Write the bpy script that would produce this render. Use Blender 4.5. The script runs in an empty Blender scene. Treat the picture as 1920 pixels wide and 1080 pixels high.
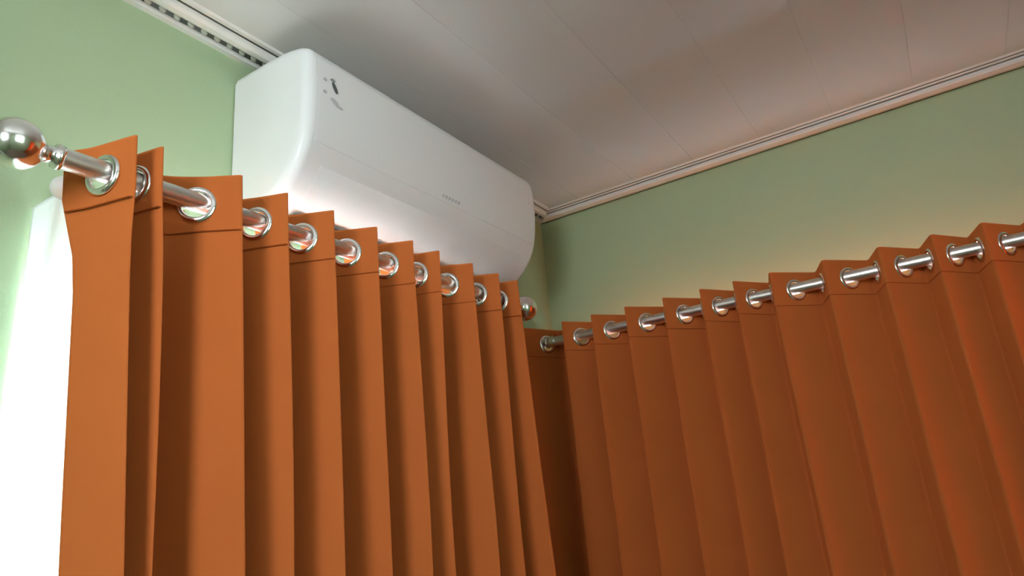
import bpy, bmesh, math, random
from mathutils import Vector, Matrix
random.seed(7)
Z0 = 1.665                      # eye height: heights below are given above the eye, then lifted by Z0
scene = bpy.context.scene
COL = scene.collection

# ------------------------------------------------------------------ camera
cam_d = bpy.data.cameras.new('camera')
cam_d.sensor_width = 36.0
cam_d.lens = 36.0 * 1263.28 / 1920.0
cam_d.clip_start = 0.02
cam = bpy.data.objects.new('camera', cam_d)
COL.objects.link(cam)
RX = (0.83030028, -0.22987985, -0.50769745)
RY = (0.55068777, 0.19832462, 0.81080844)
RZ = (-0.08569962, -0.95279725, 0.29126100)
m = Matrix.Identity(4)
for r, row in enumerate((RX, RY, RZ)):
    m[r][0] = row[0]; m[r][1] = -row[1]; m[r][2] = -row[2]
m[0][3], m[1][3], m[2][3] = 1.1, -1.9906, Z0
cam.matrix_world = m
scene.camera = cam

# ------------------------------------------------------------------ world, lights, exposure
scene.view_settings.view_transform = 'Standard'
scene.view_settings.look = 'None'
scene.view_settings.gamma = 1.0
scene.view_settings.use_curve_mapping = False
scene.view_settings.exposure = 0.1
world = bpy.data.worlds.new('sky'); scene.world = world
world.use_nodes = True
bg = world.node_tree.nodes['Background']
bg.inputs['Color'].default_value = (0.80, 0.92, 1.0, 1)
bg.inputs['Strength'].default_value = 1.0


def area(name, loc, rot, sx, sy, power, color):
    d = bpy.data.lights.new(name, 'AREA')
    d.shape = 'RECTANGLE'; d.size = sx; d.size_y = sy; d.energy = power; d.color = color
    o = bpy.data.objects.new(name, d); COL.objects.link(o)
    o.location = loc; o.rotation_euler = rot
    return o


RAD = math.radians
# daylight at left and back windows, then added fill (outside panes, facing in)
area('daylight_left_window', (-0.20, -1.165, Z0 - 0.22), (0, RAD(-90), 0), 1.15, 0.66, 2100, (0.86, 0.97, 1.15))
area('daylight_back_window', (0.85, 0.20, Z0 - 0.22), (RAD(-90), 0, 0), 1.3, 1.15, 270, (0.84, 0.94, 1.15))
area('added_fill_side', (2.04, -1.90, Z0 + 0.40), (0, RAD(90), 0), 0.80, 0.80, 13, (0.92, 1.0, 1.0))  # unseen source, added to brighten the air conditioner front
area('added_fill_rear_left', (-0.20, -2.42, Z0 - 0.12), (0, RAD(-90), 0), 1.1, 0.62, 9, (0.92, 0.98, 1.06))  # unseen source, added to brighten the rod's ball end and left folds
area('added_warm_fill_right', (2.02, -0.32, Z0 + 0.0), (0, RAD(90), 0), 0.9, 0.36, 28, (1.0, 0.90, 0.78))  # added behind the extra curtain for an orange glow on the right

area('added_fill_front', (1.05, -3.13, Z0 + 0.46), (RAD(90), 0, 0), 0.60, 0.72, 33, (1.0, 0.97, 1.04))  # unseen source, added and placed to light the curtain folds


# ------------------------------------------------------------------ helpers
def link(name, bm, mat, parent=None, smooth=False, label=None):
    me = bpy.data.meshes.new(name)
    bmesh.ops.recalc_face_normals(bm, faces=bm.faces)
    bm.to_mesh(me); bm.free()
    if smooth:
        for p in me.polygons: p.use_smooth = True
    for k in (mat if isinstance(mat, (list, tuple)) else [mat]): me.materials.append(k)
    o = bpy.data.objects.new(name, me); COL.objects.link(o)
    if parent: o.parent = parent
    if label: o['label'] = label
    return o


def tag(o, label, cat, group=None):
    o['label'] = label; o['category'] = cat
    if group: o['group'] = group
    return o


def thing(name, label, cat, group=None):
    o = bpy.data.objects.new(name, None); COL.objects.link(o)
    o.empty_display_size = 0.05
    return tag(o, label, cat, group)


def struct(o):
    o['kind'] = 'structure'; return o


def box(bm, x0, x1, y0, y1, z0, z1):
    c = Vector(((x0 + x1) / 2, (y0 + y1) / 2, (z0 + z1) / 2))
    mt = Matrix.Translation(c) @ Matrix.Diagonal((abs(x1 - x0), abs(y1 - y0), abs(z1 - z0), 1))
    bmesh.ops.create_cube(bm, size=1.0, matrix=mt)


def frame_for(axis):
    a = Vector(axis).normalized()
    u = a.cross(Vector((0, 0, 1)))
    if u.length < 1e-3: u = Vector((1, 0, 0))
    u.normalize()
    return a, u, a.cross(u).normalized()


def lathe(bm, origin, axis, prof, n=32, closed=False):
    """prof = [(t along axis, radius)]"""
    a, u, v = frame_for(axis); o = Vector(origin); rings = []
    for t, r in prof:
        if r < 1e-6:
            rings.append([bm.verts.new(o + a * t)])
        else:
            rings.append([bm.verts.new(o + a * t + (u * math.cos(2 * math.pi * i / n) + v * math.sin(2 * math.pi * i / n)) * r) for i in range(n)])
    pairs = list(zip(rings[:-1], rings[1:]))
    if closed: pairs.append((rings[-1], rings[0]))
    for A, B in pairs:
        for i in range(n):
            j = (i + 1) % n
            if len(A) == 1 and len(B) == 1: continue
            if len(A) == 1: bm.faces.new((A[0], B[i], B[j]))
            elif len(B) == 1: bm.faces.new((A[i], B[0], A[j]))
            else: bm.faces.new((A[i], B[i], B[j], A[j]))


# ------------------------------------------------------------------ materials
def mat(name, col, rough=0.6, metal=0.0, bump=None, var=None, spec=0.5, coat=0.0):
    k = bpy.data.materials.new(name); k.use_nodes = True
    nt = k.node_tree; N = nt.nodes; b = N['Principled BSDF']
    b.inputs['Base Color'].default_value = (*col, 1)
    b.inputs['Roughness'].default_value = rough
    b.inputs['Metallic'].default_value = metal
    b.inputs['Specular IOR Level'].default_value = spec
    b.inputs['Coat Weight'].default_value = coat
    tc = N.new('ShaderNodeTexCoord')
    if var:
        sc, amt = var
        n = N.new('ShaderNodeTexNoise'); n.inputs['Scale'].default_value = sc
        n.inputs['Detail'].default_value = 3
        mx = N.new('ShaderNodeMix'); mx.data_type = 'RGBA'
        mx.inputs['A'].default_value = (*[c * (1 - amt) for c in col], 1)
        mx.inputs['B'].default_value = (*[min(1, c * (1 + amt)) for c in col], 1)
        nt.links.new(tc.outputs['Object'], n.inputs['Vector'])
        nt.links.new(n.outputs['Fac'], mx.inputs['Factor'])
        nt.links.new(mx.outputs['Result'], b.inputs['Base Color'])
    if bump:
        sc, st = bump
        n = N.new('ShaderNodeTexNoise'); n.inputs['Scale'].default_value = sc
        n.inputs['Detail'].default_value = 4
        bp = N.new('ShaderNodeBump'); bp.inputs['Strength'].default_value = st
        bp.inputs['Distance'].default_value = 0.002
        nt.links.new(tc.outputs['Object'], n.inputs['Vector'])
        nt.links.new(n.outputs['Fac'], bp.inputs['Height'])
        nt.links.new(bp.outputs['Normal'], b.inputs['Normal'])
    return k


def cloth(name, col, trans_col, trans, weave=900.0, open_=0.0):
    """woven cloth: diffuse + light passing through"""
    k = bpy.data.materials.new(name); k.use_nodes = True
    nt = k.node_tree; N = nt.nodes; L = nt.links
    N.remove(N['Principled BSDF'])
    out = N['Material Output']
    d = N.new('ShaderNodeBsdfDiffuse'); d.inputs['Roughness'].default_value = 0.6
    t = N.new('ShaderNodeBsdfTranslucent'); t.inputs['Color'].default_value = (*trans_col, 1)
    g = N.new('ShaderNodeBsdfSheen') if hasattr(bpy.types, 'ShaderNodeBsdfSheen') else None
    tc = N.new('ShaderNodeTexCoord')
    n = N.new('ShaderNodeTexNoise'); n.inputs['Scale'].default_value = 9; n.inputs['Detail'].default_value = 2
    mx = N.new('ShaderNodeMix'); mx.data_type = 'RGBA'
    mx.inputs['A'].default_value = (*[c * 0.94 for c in col], 1)
    mx.inputs['B'].default_value = (*[min(1, c * 1.06) for c in col], 1)
    L.new(tc.outputs['Object'], n.inputs['Vector']); L.new(n.outputs['Fac'], mx.inputs['Factor'])
    L.new(mx.outputs['Result'], d.inputs['Color'])
    w = N.new('ShaderNodeTexWave'); w.inputs['Scale'].default_value = weave / 6
    w.bands_direction = 'Z'
    bp = N.new('ShaderNodeBump'); bp.inputs['Strength'].default_value = 0.08; bp.inputs['Distance'].default_value = 0.0004
    L.new(tc.outputs['Object'], w.inputs['Vector']); L.new(w.outputs['Fac'], bp.inputs['Height'])
    L.new(bp.outputs['Normal'], d.inputs['Normal'])
    ms = N.new('ShaderNodeMixShader'); ms.inputs['Fac'].default_value = trans
    L.new(d.outputs[0], ms.inputs[1]); L.new(t.outputs[0], ms.inputs[2])
    last = ms
    if open_ > 0:
        tr = N.new('ShaderNodeBsdfTransparent')
        m2 = N.new('ShaderNodeMixShader'); m2.inputs['Fac'].default_value = open_
        L.new(ms.outputs[0], m2.inputs[1]); L.new(tr.outputs[0], m2.inputs[2]); last = m2
    L.new(last.outputs[0], out.inputs['Surface'])
    return k


def pane_mat():
    k = bpy.data.materials.new('window_glass'); k.use_nodes = True
    nt = k.node_tree; N = nt.nodes; N.remove(N['Principled BSDF'])
    tr = N.new('ShaderNodeBsdfTransparent'); tr.inputs['Color'].default_value = (.95, .98, .97, 1)
    gl = N.new('ShaderNodeBsdfGlossy'); gl.inputs['Roughness'].default_value = 0.02
    fr = N.new('ShaderNodeFresnel'); ms = N.new('ShaderNodeMixShader')
    nt.links.new(fr.outputs[0], ms.inputs['Fac']); nt.links.new(tr.outputs[0], ms.inputs[1])
    nt.links.new(gl.outputs[0], ms.inputs[2]); nt.links.new(ms.outputs[0], N['Material Output'].inputs['Surface'])
    return k


M_wall = mat('green_wall_paint', (0.375, 0.485, 0.295), 0.55, bump=(160, 0.12), var=(1.5, 0.04))
M_ceil = mat('white_ceiling_board', (0.68, 0.672, 0.655), 0.42, var=(3, 0.03))
M_joint = mat('ceiling_joint', (0.66, 0.65, 0.63), 0.7)
M_trim = mat('white_plastic_trim', (0.78, 0.77, 0.74), 0.25, var=(20, 0.03))
M_trimdark = mat('trim_groove_shade', (0.07, 0.07, 0.06), 0.6)  # dark paint for grooves and the shadow line at the wall
M_bead = mat('grey_embossed_trim', (0.55, 0.56, 0.50), 0.15)
M_ac = mat('white_ac_plastic', (0.80, 0.815, 0.82), 0.33, var=(4, 0.01))
M_acin = mat('dark_ac_inside', (0.06, 0.06, 0.065), 0.6)
M_mark = mat('grey_print', (0.30, 0.31, 0.31), 0.5)
M_markdark = mat('dark_print', (0.10, 0.11, 0.115), 0.4)
M_marklight = mat('pale_print', (0.55, 0.56, 0.56), 0.5)
M_chrome = mat('chrome', (0.92, 0.90, 0.89), 0.16, 1.0)
M_rod = mat('satin_metal_rod', (0.80, 0.77, 0.74), 0.33, 1.0)
M_white = mat('white_enamel', (0.80, 0.80, 0.78), 0.35)
M_orange = cloth('orange_curtain_cloth', (0.56, 0.155, 0.040), (0.75, 0.16, 0.02), 0.012)
M_orange_thin = cloth('added_curtain_cloth', (0.55, 0.15, 0.03), (0.95, 0.28, 0.05), 0.5)  # cloth of the added right curtain, passes light as an orange glow
M_seam = cloth('orange_stitching', (0.36, 0.085, 0.02), (0.5, 0.1, 0.02), 0.05)
M_sheer = cloth('white_sheer_cloth', (0.86, 0.87, 0.86), (0.92, 0.95, 0.93), 0.55, open_=0.12)
M_glass = pane_mat()
M_floor = mat('floor_tile', (0.42, 0.36, 0.30), 0.35, var=(6, 0.08))
M_wood = mat('brown_wardrobe_wood', (0.16, 0.085, 0.045), 0.45, var=(5, 0.2))

# ------------------------------------------------------------------ room
W, D, H, T = 1.80, 2.95, Z0 + 0.935, 0.14


def wall(name, axis, at, outward, a0, a1, holes, T=0.14):
    """axis 'x' = wall plane x=at running along y; hole=(h0,h1,z0,z1)"""
    bm = bmesh.new()
    def b(p0, p1, z0, z1):
        if p1 - p0 < 1e-5 or z1 - z0 < 1e-5: return
        lo, hi = sorted((at, at + outward * T))
        if axis == 'x': box(bm, lo, hi, p0, p1, z0, z1)
        else: box(bm, p0, p1, lo, hi, z0, z1)
    p = a0
    for h0, h1, z0, z1 in sorted(holes):
        b(p, h0, 0, H); b(h0, h1, 0, z0); b(h0, h1, z1, H); p = h1
    b(p, a1, 0, H)
    return struct(link(name, bm, M_wall))


WT = Z0 + 0.40
HL = (-1.54, -0.84, Z0 - 0.85, WT)
HB = (0.18, 1.45, Z0 - 0.85, WT)
HE = (0.75, 1.35, Z0 + 0.10, Z0 + 0.82)
HG = (-2.75, -2.10, Z0 - 0.70, Z0 + 0.45)
HR = (-0.50, -0.14, Z0 - 0.85, Z0 + 0.50)
HF = (-2.30, -1.50, Z0 + 0.0, Z0 + 0.80)
wall('wall_left', 'x', 0.0, -1, -D, 0.0, [HL, HG])
wall('wall_back', 'y', 0.0, 1, -T, W + .2, [HB])
wall('wall_right', 'x', W, 1, -D, 0.0, [HR, HF], T=0.20)
wall('wall_front', 'y', -D, -1, -T, W + .2, [HE])
bm = bmesh.new(); box(bm, -T, W + .2, -D - T, T, -0.1, 0.0); struct(link('floor', bm, M_floor))

# ceiling: backing slab with separate long boards below it
bm = bmesh.new(); box(bm, -T, W + .2, -D - T, T, H + 0.0012, H + 0.10)
ceiling = struct(link('ceiling', bm, M_joint))
bw = 0.20
bm = bmesh.new()
sec = [(0.0, 0.0012), (0.0, 0.0003), (0.0015, 0.0), (bw - 0.0020, 0.0), (bw - 0.0005, 0.0003), (bw - 0.0005, 0.0012)]
va = [bm.verts.new((x, -D, z)) for x, z in sec]; vb = [bm.verts.new((x, 0.0, z)) for x, z in sec]
for i in range(len(sec)):
    j = (i + 1) % len(sec); bm.faces.new((va[i], va[j], vb[j], vb[i]))
bm.faces.new(va); bm.faces.new(vb[::-1])
panel0 = None
i = 0
x = 0.0
while x < W:
    if panel0 is None:
        panel0 = link('ceiling_board', bm, M_ceil, ceiling); o = panel0
    else:
        o = panel0.copy(); COL.objects.link(o); o.parent = ceiling
    o.location = (x, 0, H)
    x += bw


def window(n, axis, at, outward, hole, mull=1):
    h0, h1, z0, z1 = hole
    root = bpy.data.objects.new('window_%d' % n, None); COL.objects.link(root); struct(root)
    c = at + outward * 0.07; f = 0.045
    def mk(name, m_, p0, p1, za, zb, d):
        bm = bmesh.new()
        if axis == 'x': box(bm, c - d, c + d, p0, p1, za, zb)
        else: box(bm, p0, p1, c - d, c + d, za, zb)
        return link(name, bm, m_, root)
    mk('jamb', M_white, h0, h0 + f, z0, z1, .03); mk('jamb', M_white, h1 - f, h1, z0, z1, .03)
    mk('head', M_white, h0 + f, h1 - f, z1 - f, z1, .03); mk('sill', M_white, h0 + f, h1 - f, z0, z0 + f, .035)
    ps = [h0 + f + (h1 - h0 - 2 * f) * k / (mull + 1) for k in range(mull + 2)]
    for k in range(1, mull + 1): mk('mullion', M_white, ps[k] - .018, ps[k] + .018, z0 + f, z1 - f, .025)
    for k in range(mull + 1):
        mk('pane', M_glass, ps[k] + (.018 if k else 0), ps[k + 1] - (.018 if k < mull else 0), z0 + f, z1 - f, .002)


window(1, 'x', 0.0, -1, HL)
window(2, 'y', 0.0, 1, HB)
window(3, 'x', W, 1, HR)  # added opening for the warm fill
window(4, 'x', W, 1, HF)  # added opening for the side fill
window(5, 'y', -D, -1, HE, mull=0)  # added opening for the front fill
window(6, 'x', 0.0, -1, HG, mull=0)  # added opening for the rear left fill

# ------------------------------------------------------------------ ceiling moulding
# (d from wall, drop below ceiling)
prof_l = [(0, 0), (0, .010), (.014, .012), (.017, .004), (.036, .004), (.040, .013), (.047, .016), (.056, .015), (.062, .009), (.064, .002), (.070, .002), (.072, .005), (.080, .0045), (.083, 0)]
prof_b = [(0, 0), (0, .0130), (.005, .0135), (.0055, .0105), (.010, .0105), (.014, .017), (.026, .019), (.040, .016), (.0445, .011), (.0447, .0045), (.052, .0045), (.0525, .0055), (.060, .005), (.0605, .0030), (.0665, .0030), (.067, .0035), (.074, 0)]


def moulding(name, prof, place, l0, l1, darkseg):
    bm = bmesh.new()
    A = [bm.verts.new(place(d, h, l0 + d)) for d, h in prof]
    B = [bm.verts.new(place(d, h, l1 - d)) for d, h in prof]
    n = len(prof)
    for i in range(n):
        j = (i + 1) % n
        fc = bm.faces.new((A[i], A[j], B[j], B[i]))
        if i in darkseg: fc.material_index = 1
    bm.faces.new(A); bm.faces.new(B[::-1])
    return struct(link(name, bm, [M_trim, M_trimdark]))


trim_l = moulding('trim_1', prof_l, lambda d, h, l: (d, -l, H - h), 0.0, D, (3, 9))
trim_b = moulding('trim_2', prof_b, lambda d, h, l: (l, -d, H - h), 0.0, W, (1, 9, 13))  # wall lip painted dark as the shadow below the trim
moulding('trim_3', prof_b, lambda d, h, l: (W - d, -l, H - h), 0.0, D, (1, 9, 13))
moulding('trim_4', prof_b, lambda d, h, l: (l, -D + d, H - h), 0.0, W, (1, 9, 13))
# embossed leaf-like beads in the groove of the left moulding
bm = bmesh.new()
bmesh.ops.create_icosphere(bm, subdivisions=1, radius=1.0)
for v in bm.verts:
    v.co = Vector((v.co.x * .0065, v.co.y * .0105, v.co.z * .0045))
    v.co = Matrix.Rotation(RAD(32), 3, 'Z') @ v.co
bead0 = None
for k in range(120):
    y = -0.03 - k * 0.0285
    if y < -D + .05: break
    if bead0 is None: bead0 = link('bead', bm, M_bead, trim_l, smooth=True); o = bead0
    else: o = bead0.copy(); COL.objects.link(o); o.parent = trim_l
    o.location = (.0265, y, H - .0055)

# ------------------------------------------------------------------ air conditioner
AY0, AY1 = -1.252, -0.425
acp = [(0.004, .884), (.10, .883), (.165, .878), (.200, .870), (.218, .858), (.226, .840), (.2285, .800), (.2280, .750), (.2240, .700), (.2150, .660),
       (.2000, .626), (.1800, .600), (.1550, .578), (.1250, .562), (.080, .553), (.004, .552)]
ac = thing('air_conditioner', 'white wall-mounted split air conditioner high on the green wall under the ceiling', 'air conditioner')
ac.location = (0, 0, 0)


def loft(bm, prof, y0, y1, r, cx=0.0, cz=.72, steps=6, caps=True, keepback=True):
    """extrude a profile along y with ends rounded by r"""
    secs = []
    hx = max(p[0] for p in prof) - cx; hz = .165
    for k in range(steps + 1):
        a = math.pi / 2 * k / steps
        secs.append((y0 + r * (1 - math.sin(a)), 1 - r * (1 - math.cos(a)) / hx, 1 - r * (1 - math.cos(a)) / hz))
    secs = secs[::-1]
    left = secs; right = [(y1 - (s[0] - y0), s[1], s[2]) for s in secs[::-1]]
    allsec = left[::1] + right
    rings = []
    # left list runs from cap (a=90deg -> y0, shrunk) to full size
    allsec = [(y0 + r * (1 - math.sin(math.pi / 2 * (1 - k / steps))), 1 - r * (1 - math.cos(math.pi / 2 * (1 - k / steps))) / hx, 1 - r * (1 - math.cos(math.pi / 2 * (1 - k / steps))) / hz) for k in range(steps + 1)]
    allsec += [(y1 - (s[0] - y0), s[1], s[2]) for s in allsec[::-1]]
    for y, sx, sz in allsec:
        rings.append([bm.verts.new((cx + (x - cx) * sx, y, Z0 + cz + (z - cz) * sz)) for x, z in prof])
    n = len(prof)
    for A, B in zip(rings[:-1], rings[1:]):
        for i in range(n):
            j = (i + 1) % n; bm.faces.new((A[i], A[j], B[j], B[i]))
    if caps: bm.faces.new(rings[0]); bm.faces.new(rings[-1][::-1])


def densify(p, it=2):
    for _ in range(it):
        q = []
        for i in range(len(p) - 1):
            a, b = p[i], p[i + 1]
            q += [(a[0] * .75 + b[0] * .25, a[1] * .75 + b[1] * .25), (a[0] * .25 + b[0] * .75, a[1] * .25 + b[1] * .75)]
        p = [p[0]] + q + [p[-1]]
    return p


bm = bmesh.new(); loft(bm, densify(acp), AY0, AY1, 0.022)
body = link('body', bm, M_ac, ac, smooth=True)
wn = body.modifiers.new('w', 'WEIGHTED_NORMAL'); wn.keep_sharp = True
for e in body.data.edges: pass


def strip(name, pts, y0, y1, th, mt, inset=.0):
    """thin curved shell following the front profile, proud by th"""
    pts = densify(pts, 2); bm = bmesh.new(); nrm = []
    for i, p in enumerate(pts):
        a = pts[max(0, i - 1)]; b = pts[min(len(pts) - 1, i + 1)]
        t = Vector((b[0] - a[0], b[1] - a[1])).normalized()
        nrm.append((-t.y, t.x) if True else None)
    def row(y, off): return [bm.verts.new((p[0] + n[0] * off, y, Z0 + p[1] + n[1] * off)) for p, n in zip(pts, nrm)]
    e = .003
    rings = [row(y0, -.004), row(y0, th * .4), row(y0 + e, th), row(y1 - e, th), row(y1, th * .4), row(y1, -.004)]
    for A, B in zip(rings[:-1], rings[1:]):
        for i in range(len(pts) - 1): bm.faces.new((A[i], A[i + 1], B[i + 1], B[i]))
    for i in (0, -1):
        bm.faces.new([r[i] for r in rings])
    return link(name, bm, mt, ac, smooth=False)


frontp = [(.2262, .838), (.2285, .800), (.2280, .750), (.2240, .700), (.2160, .663)]
strip('front_panel', frontp, AY0 + .026, AY1 - .026, .0002, M_ac)
lou = [(.2000, .626), (.1800, .600), (.1550, .578), (.1280, .563)]
strip('louver', lou, AY0 + .055, AY1 - .055, .0003, M_ac)
bm = bmesh.new(); box(bm, .03, .12, AY0 + .06, AY1 - .06, Z0 + .5495, Z0 + .5525)
link('outlet_grille', bm, M_acin, ac, label='dark air outlet on the underside')


def mark(name, y, z, w, h, mt, skew=0.0, pts=None, label=None):
    """flat print lying on the front panel"""
    bm = bmesh.new()
    if pts is None:
        pts = [(math.cos(a) * w / 2 + math.sin(a) * h / 2 * skew, math.sin(a) * h / 2) for a in [2 * math.pi * k / 20 for k in range(20)]]
    def fx(zz):
        for (xa, za), (xb, zb) in zip(frontp[:-1], frontp[1:]):
            if zb <= zz <= za: return xa + (xb - xa) * (za - zz) / (za - zb)
        return .228
    vs = [bm.verts.new((fx(z + q) + .0022, y + p, Z0 + z + q)) for p, q in pts]
    f = bm.faces.new(vs)
    bmesh.ops.extrude_face_region(bm, geom=[f])
    for v in vs: v.co.x -= .0016
    return link(name, bm, mt, ac, label=label)


mark('printed_mark', -1.192, .804, .012, .007, M_mark, label='small grey printed dot')
mark('printed_mark', -1.187, .789, .0095, .021, M_markdark, -0.5, label='dark printed numeral-like symbol')
mark('printed_mark', -1.188, .758, .016, .012, M_marklight, -0.9)
mark('printed_mark', -1.176, .751, .016, .004, M_marklight, -1.5)
mark('printed_mark', -1.212, .797, .008, .006, M_marklight)
mark('printed_mark', -1.212, .770, .008, .006, M_marklight)
for k in range(6):     # short, unreadable nameplate lettering
    mark('nameplate_letter', -0.848 + k * .0115, .676, .0075, .0085 if k % 2 else .0065, M_marklight, label=None)
mark('indicator_light', -.470, .780, .014, .008, M_white, label='small white indicator near the right end')

# ------------------------------------------------------------------ curtains
def smooth_path(keys, counts, sig):
    """keys joined by straight runs of counts[i] steps, then rounded; sig in steps"""
    pts = [Vector(k) for k in keys]; d = []
    for p, q, n in zip(pts[:-1], pts[1:], counts): d += [p.lerp(q, i / n) for i in range(n)]
    d.append(pts[-1])
    r = int(3 * sig); wts = [math.exp(-.5 * (i / sig) ** 2) for i in range(-r, r + 1)]
    out = []
    for i in range(len(d)):
        s_ = Vector((0, 0)); w_ = 0
        for k, wt in zip(range(-r, r + 1), wts):
            j = min(len(d) - 1, max(0, i + k)); s_ += d[j] * wt; w_ += wt
        out.append(s_ / w_)
    out[0] = d[0]; out[-1] = d[-1]
    return out


def curtain(keys, to3, ztop, zg, zbot, root, lean, hole=.0225, sig=.007, gmat=M_chrome, cmat=None, keys2=None):
    """keys: (u along rod, w towards room).  to3(u,w,z)->xyz"""
    counts = [max(4, int((Vector(q) - Vector(p)).length / .004)) for p, q in zip(keys[:-1], keys[1:])]
    top = smooth_path(keys, counts, sig / .004); soft = smooth_path(keys2 or keys, counts, (.0045 if keys2 else .011) / .004)
    n = len(top)
    gs = []
    for i in range(4, n - 4):
        if top[i].y * top[i + 1].y <= 0 and top[i].y != top[i + 1].y:
            t = (top[i + 3] - top[i - 3]).normalized(); t0 = top[i].y / (top[i].y - top[i + 1].y)
            gs.append((top[i].lerp(top[i + 1], t0), t, i))
    zs = [ztop - .004 * k for k in range(26)]
    while zs[-1] > zbot: zs.append(zs[-1] - .05)
    bm = bmesh.new(); rows = []
    for z in zs:
        f = min(1, max(0, (ztop - z - .06) / .5)); row = []
        f2 = min(1, max(0, (ztop - z - .075) / (.09 if keys2 else .5)))
        for i in range(n):
            p = top[i].lerp(soft[i], f2)
            wob = .006 * f * math.sin(p.x * 23 + (ztop - z) * 2.1) + .004 * f * math.sin(p.x * 57 + (ztop - z) * 3.7)
            u = p.x + lean(p.x) * (ztop - z) + wob * .5
            w = p.y * (1 + .10 * f * math.sin(p.x * 31 + 1.0)) + wob * .4
            row.append(bm.verts.new(to3(u, w, z)))
        rows.append(row)
    for r in range(len(rows) - 1):
        zc = (zs[r] + zs[r + 1]) / 2
        for i in range(n - 1):
            skip = False
            if abs(zc - zg) < hole:
                for g, t, gi in gs:
                    if abs(i + .5 - gi) < 12:
                        dv = ((top[i] + top[i + 1]) / 2 - g).length_squared + (zc - zg) ** 2
                        if dv < (hole + .001) ** 2: skip = True; break
            if skip: continue
            bm.faces.new((rows[r][i], rows[r][i + 1], rows[r + 1][i + 1], rows[r + 1][i]))
    fab = link('fabric', bm, cmat or M_orange, root, smooth=True)
    so = fab.modifiers.new('thickness', 'SOLIDIFY'); so.thickness = .0014; so.offset = 0
    # heading hem stitched below the rings
    bm = bmesh.new(); zh = ztop - .092
    for off, sgn in ((.0012, 1), (-.0012, -1)):
        prev = None
        for i in range(1, n - 1):
            t = (top[i + 1] - top[i - 1]).normalized(); nn = Vector((-t.y, t.x)) * off
            f = min(1, max(0, (ztop - zh - .075) / (.09 if keys2 else .5))); p = top[i].lerp(soft[i], f) + nn
            a = bm.verts.new(to3(p.x, p.y, zh + .0010)); b = bm.verts.new(to3(p.x, p.y, zh - .0010))
            c_ = p + nn * .5
            d_ = bm.verts.new(to3(c_.x, c_.y, zh))
            if prev: bm.faces.new((prev[0], a, d_, prev[2])); bm.faces.new((prev[2], d_, b, prev[1]))
            prev = (a, b, d_)
    link('hem_stitching', bm, M_seam, root)
    # rings
    g0 = None
    for g, t, gi in gs:
        if g0 is None:
            bm = bmesh.new()
            pr = [(-.0040, .0222), (-.0045, .0245), (-.0030, .0285), (-.0008, .0305), (.0008, .0305), (.0030, .0285), (.0045, .0245), (.0040, .0222), (.0015, .0212), (-.0015, .0212)]
            lathe(bm, (0, 0, 0), (1, 0, 0), pr, 40, closed=True)
            o = link('grommet', bm, gmat, root, smooth=True); g0 = o
        else:
            o = g0.copy(); COL.objects.link(o); o.parent = root
        P = Vector(to3(g.x, g.y, zg)); Q = Vector(to3(g.x + t.x * .01, g.y + t.y * .01, zg))
        tv = (Q - P).normalized(); ax = tv.cross(Vector((0, 0, 1)))
        o.location = P; o.rotation_euler = (0, 0, math.atan2(ax.y, ax.x))
    return fab


def finial(bm, o, axis, R):
    pr = [(0, .0), (0, .0165), (.005, .0172), (.008, .0160), (.010, .0122), (.016, .0112), (.019, .0128), (.021, .0140)]
    c = .021 + R * .93
    for k in range(4, 25):
        a = math.pi * k / 24
        pr.append((c - R * math.cos(a), R * math.sin(a)))
    pr.append((c + R, 0))
    pr = [p for i, p in enumerate(pr) if i < 8 or p[0] > .021]
    lathe(bm, o, axis, pr, 40)


def rod(root, p0, p1, R, wall_pts, wall_n, z):
    p0, p1 = Vector(p0), Vector(p1); ax = (p1 - p0).normalized()
    bm = bmesh.new(); lathe(bm, p0, ax, [(0, 0), (0, R), ((p1 - p0).length, R), ((p1 - p0).length, 0)], 36)
    o = link('pole', bm, M_rod, root, smooth=True)
    o.modifiers.new('e', 'EDGE_SPLIT')
    for p, a in ((p0, -ax), (p1, ax)):
        bm = bmesh.new(); finial(bm, p, a, .033); link('finial', bm, M_chrome, root, smooth=True, label='polished chrome ball finial')
    for wp in wall_pts:
        wp = Vector(wp); n_ = Vector(wall_n); bm = bmesh.new()
        dist = wp.dot(n_)
        if wp.x > 1.2 and abs(n_.x) > .5: n_ = -n_; dist = W - wp.x
        on = wp - n_ * dist  # point on the wall
        lathe(bm, on, n_, [(0, 0), (0, .026), (.005, .026), (.007, .009), (dist - R - .001, .009), (dist - R - .001, 0)], 24)
        lathe(bm, wp - ax * .007, ax, [(0, R + .0005), (0, R + .005), (.014, R + .005), (.014, R + .0005)], 28, closed=True)
        link('bracket', bm, M_chrome, root)


# left curtain (runs along y; w towards +x)
XL, ZL = .200, .4655
rl = thing('curtain_rod', 'satin silver curtain rod with ball ends below the air conditioner, left wall', 'curtain rod')
rod(rl, (XL, -1.634, Z0 + ZL + .0045), (XL, -.550, Z0 + ZL + .0045), .0148, [(XL, -1.526, Z0 + ZL + .0045), (XL, -.556, Z0 + ZL + .0045)], (1, 0, 0), 0)
cl = thing('orange_curtain', 'pleated orange grommet curtain below the air conditioner, nearer one on the left wall', 'curtain')
A = .047
pk = [-1.400, -1.313, -1.212, -1.103, -1.000, -.915, -.795, -.690, -.608]
keys = [(-1.606, -.060), (-1.588, -.025), (-1.566, A + .010), (-1.549, -.020), (-1.540, -.005), (-1.527, A + .006), (-1.500, -A)]
keys2 = [(-1.586, -.060), (-1.578, -.010), (-1.570, A + .006), (-1.556, -.060), (-1.534, -.060), (-1.522, A + .004), (-1.510, -.095)]
prev = -1.52
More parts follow.
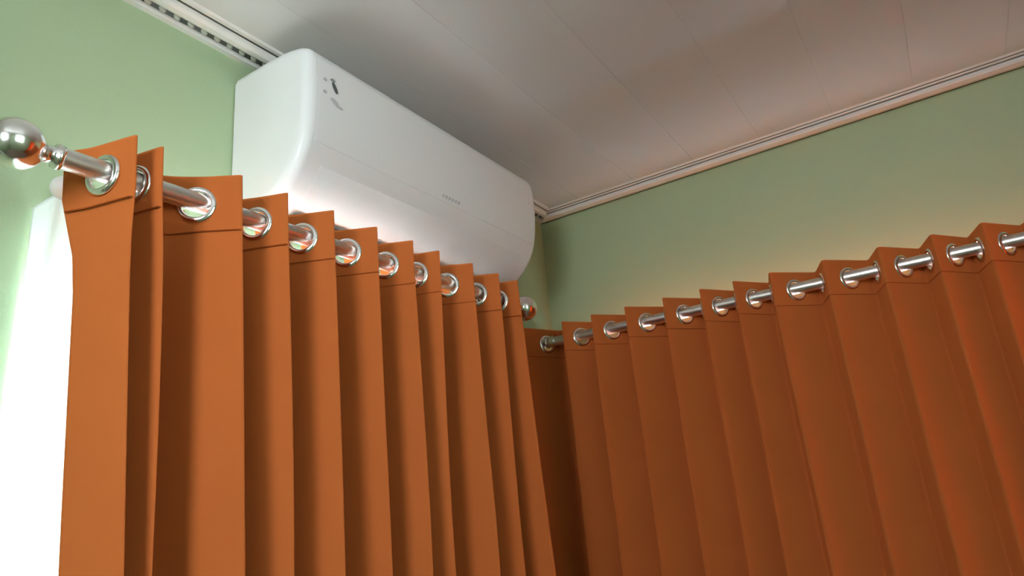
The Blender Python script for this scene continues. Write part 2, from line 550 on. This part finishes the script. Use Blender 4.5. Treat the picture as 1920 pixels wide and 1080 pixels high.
for i, u in enumerate(pk):
    d = u - prev
    lo = keys[-1]; hi = (u, A + .009)
    keys += [(lo[0] + (hi[0] - lo[0]) * t, lo[1] + (hi[1] - lo[1]) * t) for t in (.35, .65)] + [hi]
    keys[-2] = (keys[-2][0], keys[-2][1] - .012); keys[-3] = (keys[-3][0], keys[-3][1] - .012)
    q = min(.82, .62 + .28 * (u + 1.40) / .5)          # folds lean more towards the room near the corner
    keys2 += [(prev + d * (q - .05), -.095), (prev + d * q, .004), (u, A + .008)]
    if i < len(pk) - 1:
        keys += [(u + .020, -A - .02)]; keys2 += [(u + .010, -.090)]
    prev = u
keys += [(-.586, .02), (-.574, -A), (-.570, -.15), (-.562, -.188)]
keys2 += [(-.576, .02), (-.566, -A), (-.562, -.15), (-.555, -.188)]
curtain(keys, lambda u, w, z: (XL + w, u, z), Z0 + .513, Z0 + ZL, .03, cl, lambda u: .052 * max(0, (-u - .9) / .7) + .075 * max(0, (u + .75) / .18), keys2=keys2)

# back curtain (runs along x; w towards -y)
YB, ZB = -.130, .4495
rb = thing('curtain_rod', 'satin silver curtain rod holding the farther orange curtain on the back wall', 'curtain rod')
rod(rb, (.055, YB, Z0 + ZB + .0045), (1.495, YB, Z0 + ZB + .0045), .0148, [(.075, YB, Z0 + ZB + .0045), (1.478, YB, Z0 + ZB + .0045)], (0, -1, 0), 0)
cb = thing('orange_curtain', 'wide pleated orange grommet curtain covering the back wall, right of the corner', 'curtain')
B = .055
pk = [.137, .239, .351, .471, .580, .673, .769, .901, 1.029, 1.142, 1.242, 1.350, 1.462]
keys = [(.006, .105), (.072, -B)]
prev = .03
for u in pk:
    keys += [(prev + (u - prev) * (.74 if prev > .05 else .68), -B), (u, B)]; prev = u
curtain(keys, lambda u, w, z: (u, YB - w, z), Z0 + .499, Z0 + ZB, .03, cb, lambda u: 0.0, sig=.008)

# added curtain at the added right window, unseen, tints the fill orange
rr = thing('curtain_rod', 'added satin silver curtain rod on the right wall beyond the picture edge', 'curtain rod')
rod(rr, (W + YB, -.78, Z0 + .66), (W + YB, -.06, Z0 + .66), .0148, [(W + YB, -.75, Z0 + .66), (W + YB, -.075, Z0 + .66)], (1, 0, 0), 0)
cr = thing('orange_curtain', 'added orange curtain for warm light on the right wall, beyond the picture edge', 'curtain')
curtain([(-.72 + .052 * k, .045 if k % 2 else -.045) for k in range(13)], lambda u, w, z: (W + YB - w, u, z), Z0 + .705, Z0 + .6555, .03, cr, lambda u: 0.0, cmat=M_orange_thin)

# white sheer on a slim inner rod behind the left curtain
ri = thing('inner_curtain_rod', 'thin white inner rod tucked behind the left orange curtain, rounded white tip showing', 'curtain rod')
XS, ZS = .075, .489
bm = bmesh.new(); lathe(bm, (XS, -1.560, Z0 + ZS), (0, 1, 0), [(0, 0), (0, .008), (.95, .008), (.95, 0)], 20); link('pole', bm, M_white, ri, smooth=False)
bm = bmesh.new(); lathe(bm, (XS, -1.560, Z0 + ZS), (0, -1, 0), [(0, 0), (0, .014)] + [(.012 + .022 * math.sin(a), .019 * math.cos(a)) for a in [k * math.pi / 16 for k in range(8)]] + [(.034, 0)], 24)
link('end_cap', bm, M_white, ri, smooth=True)
for y in (-1.545, -.63):
    bm = bmesh.new(); lathe(bm, (0, y, Z0 + ZS), (1, 0, 0), [(0, 0), (0, .018), (.004, .018), (.006, .006), (XS - .007, .006), (XS - .007, 0)], 16); link('bracket', bm, M_white, ri)
bm = bmesh.new(); rows = []
for z in [Z0 + ZS - .012 - .006 * k for k in range(10)] + [Z0 + ZS - .08 - .05 * k for k in range(38)]:
    f = min(1, (Z0 + ZS - z) / .1)
    rows.append([bm.verts.new((.004 + .0087 * k, -1.5855, z)) for k in range(8)] + [bm.verts.new((XS + (.004 + .010 * f) * math.sin(u * 160 + .6 * math.sin(u * 37)), u, z)) for u in [-1.581 + .005 * i for i in range(int(.785 / .005))]])
for a, b in zip(rows[:-1], rows[1:]):
    for i in range(len(a) - 1): bm.faces.new((a[i], a[i + 1], b[i + 1], b[i]))
sh = link('sheer_curtain', bm, M_sheer, smooth=True)
so = sh.modifiers.new('thickness', 'SOLIDIFY'); so.thickness = .0006
tag(sh, 'thin white sheer curtain glowing with daylight at the far left edge', 'curtain')
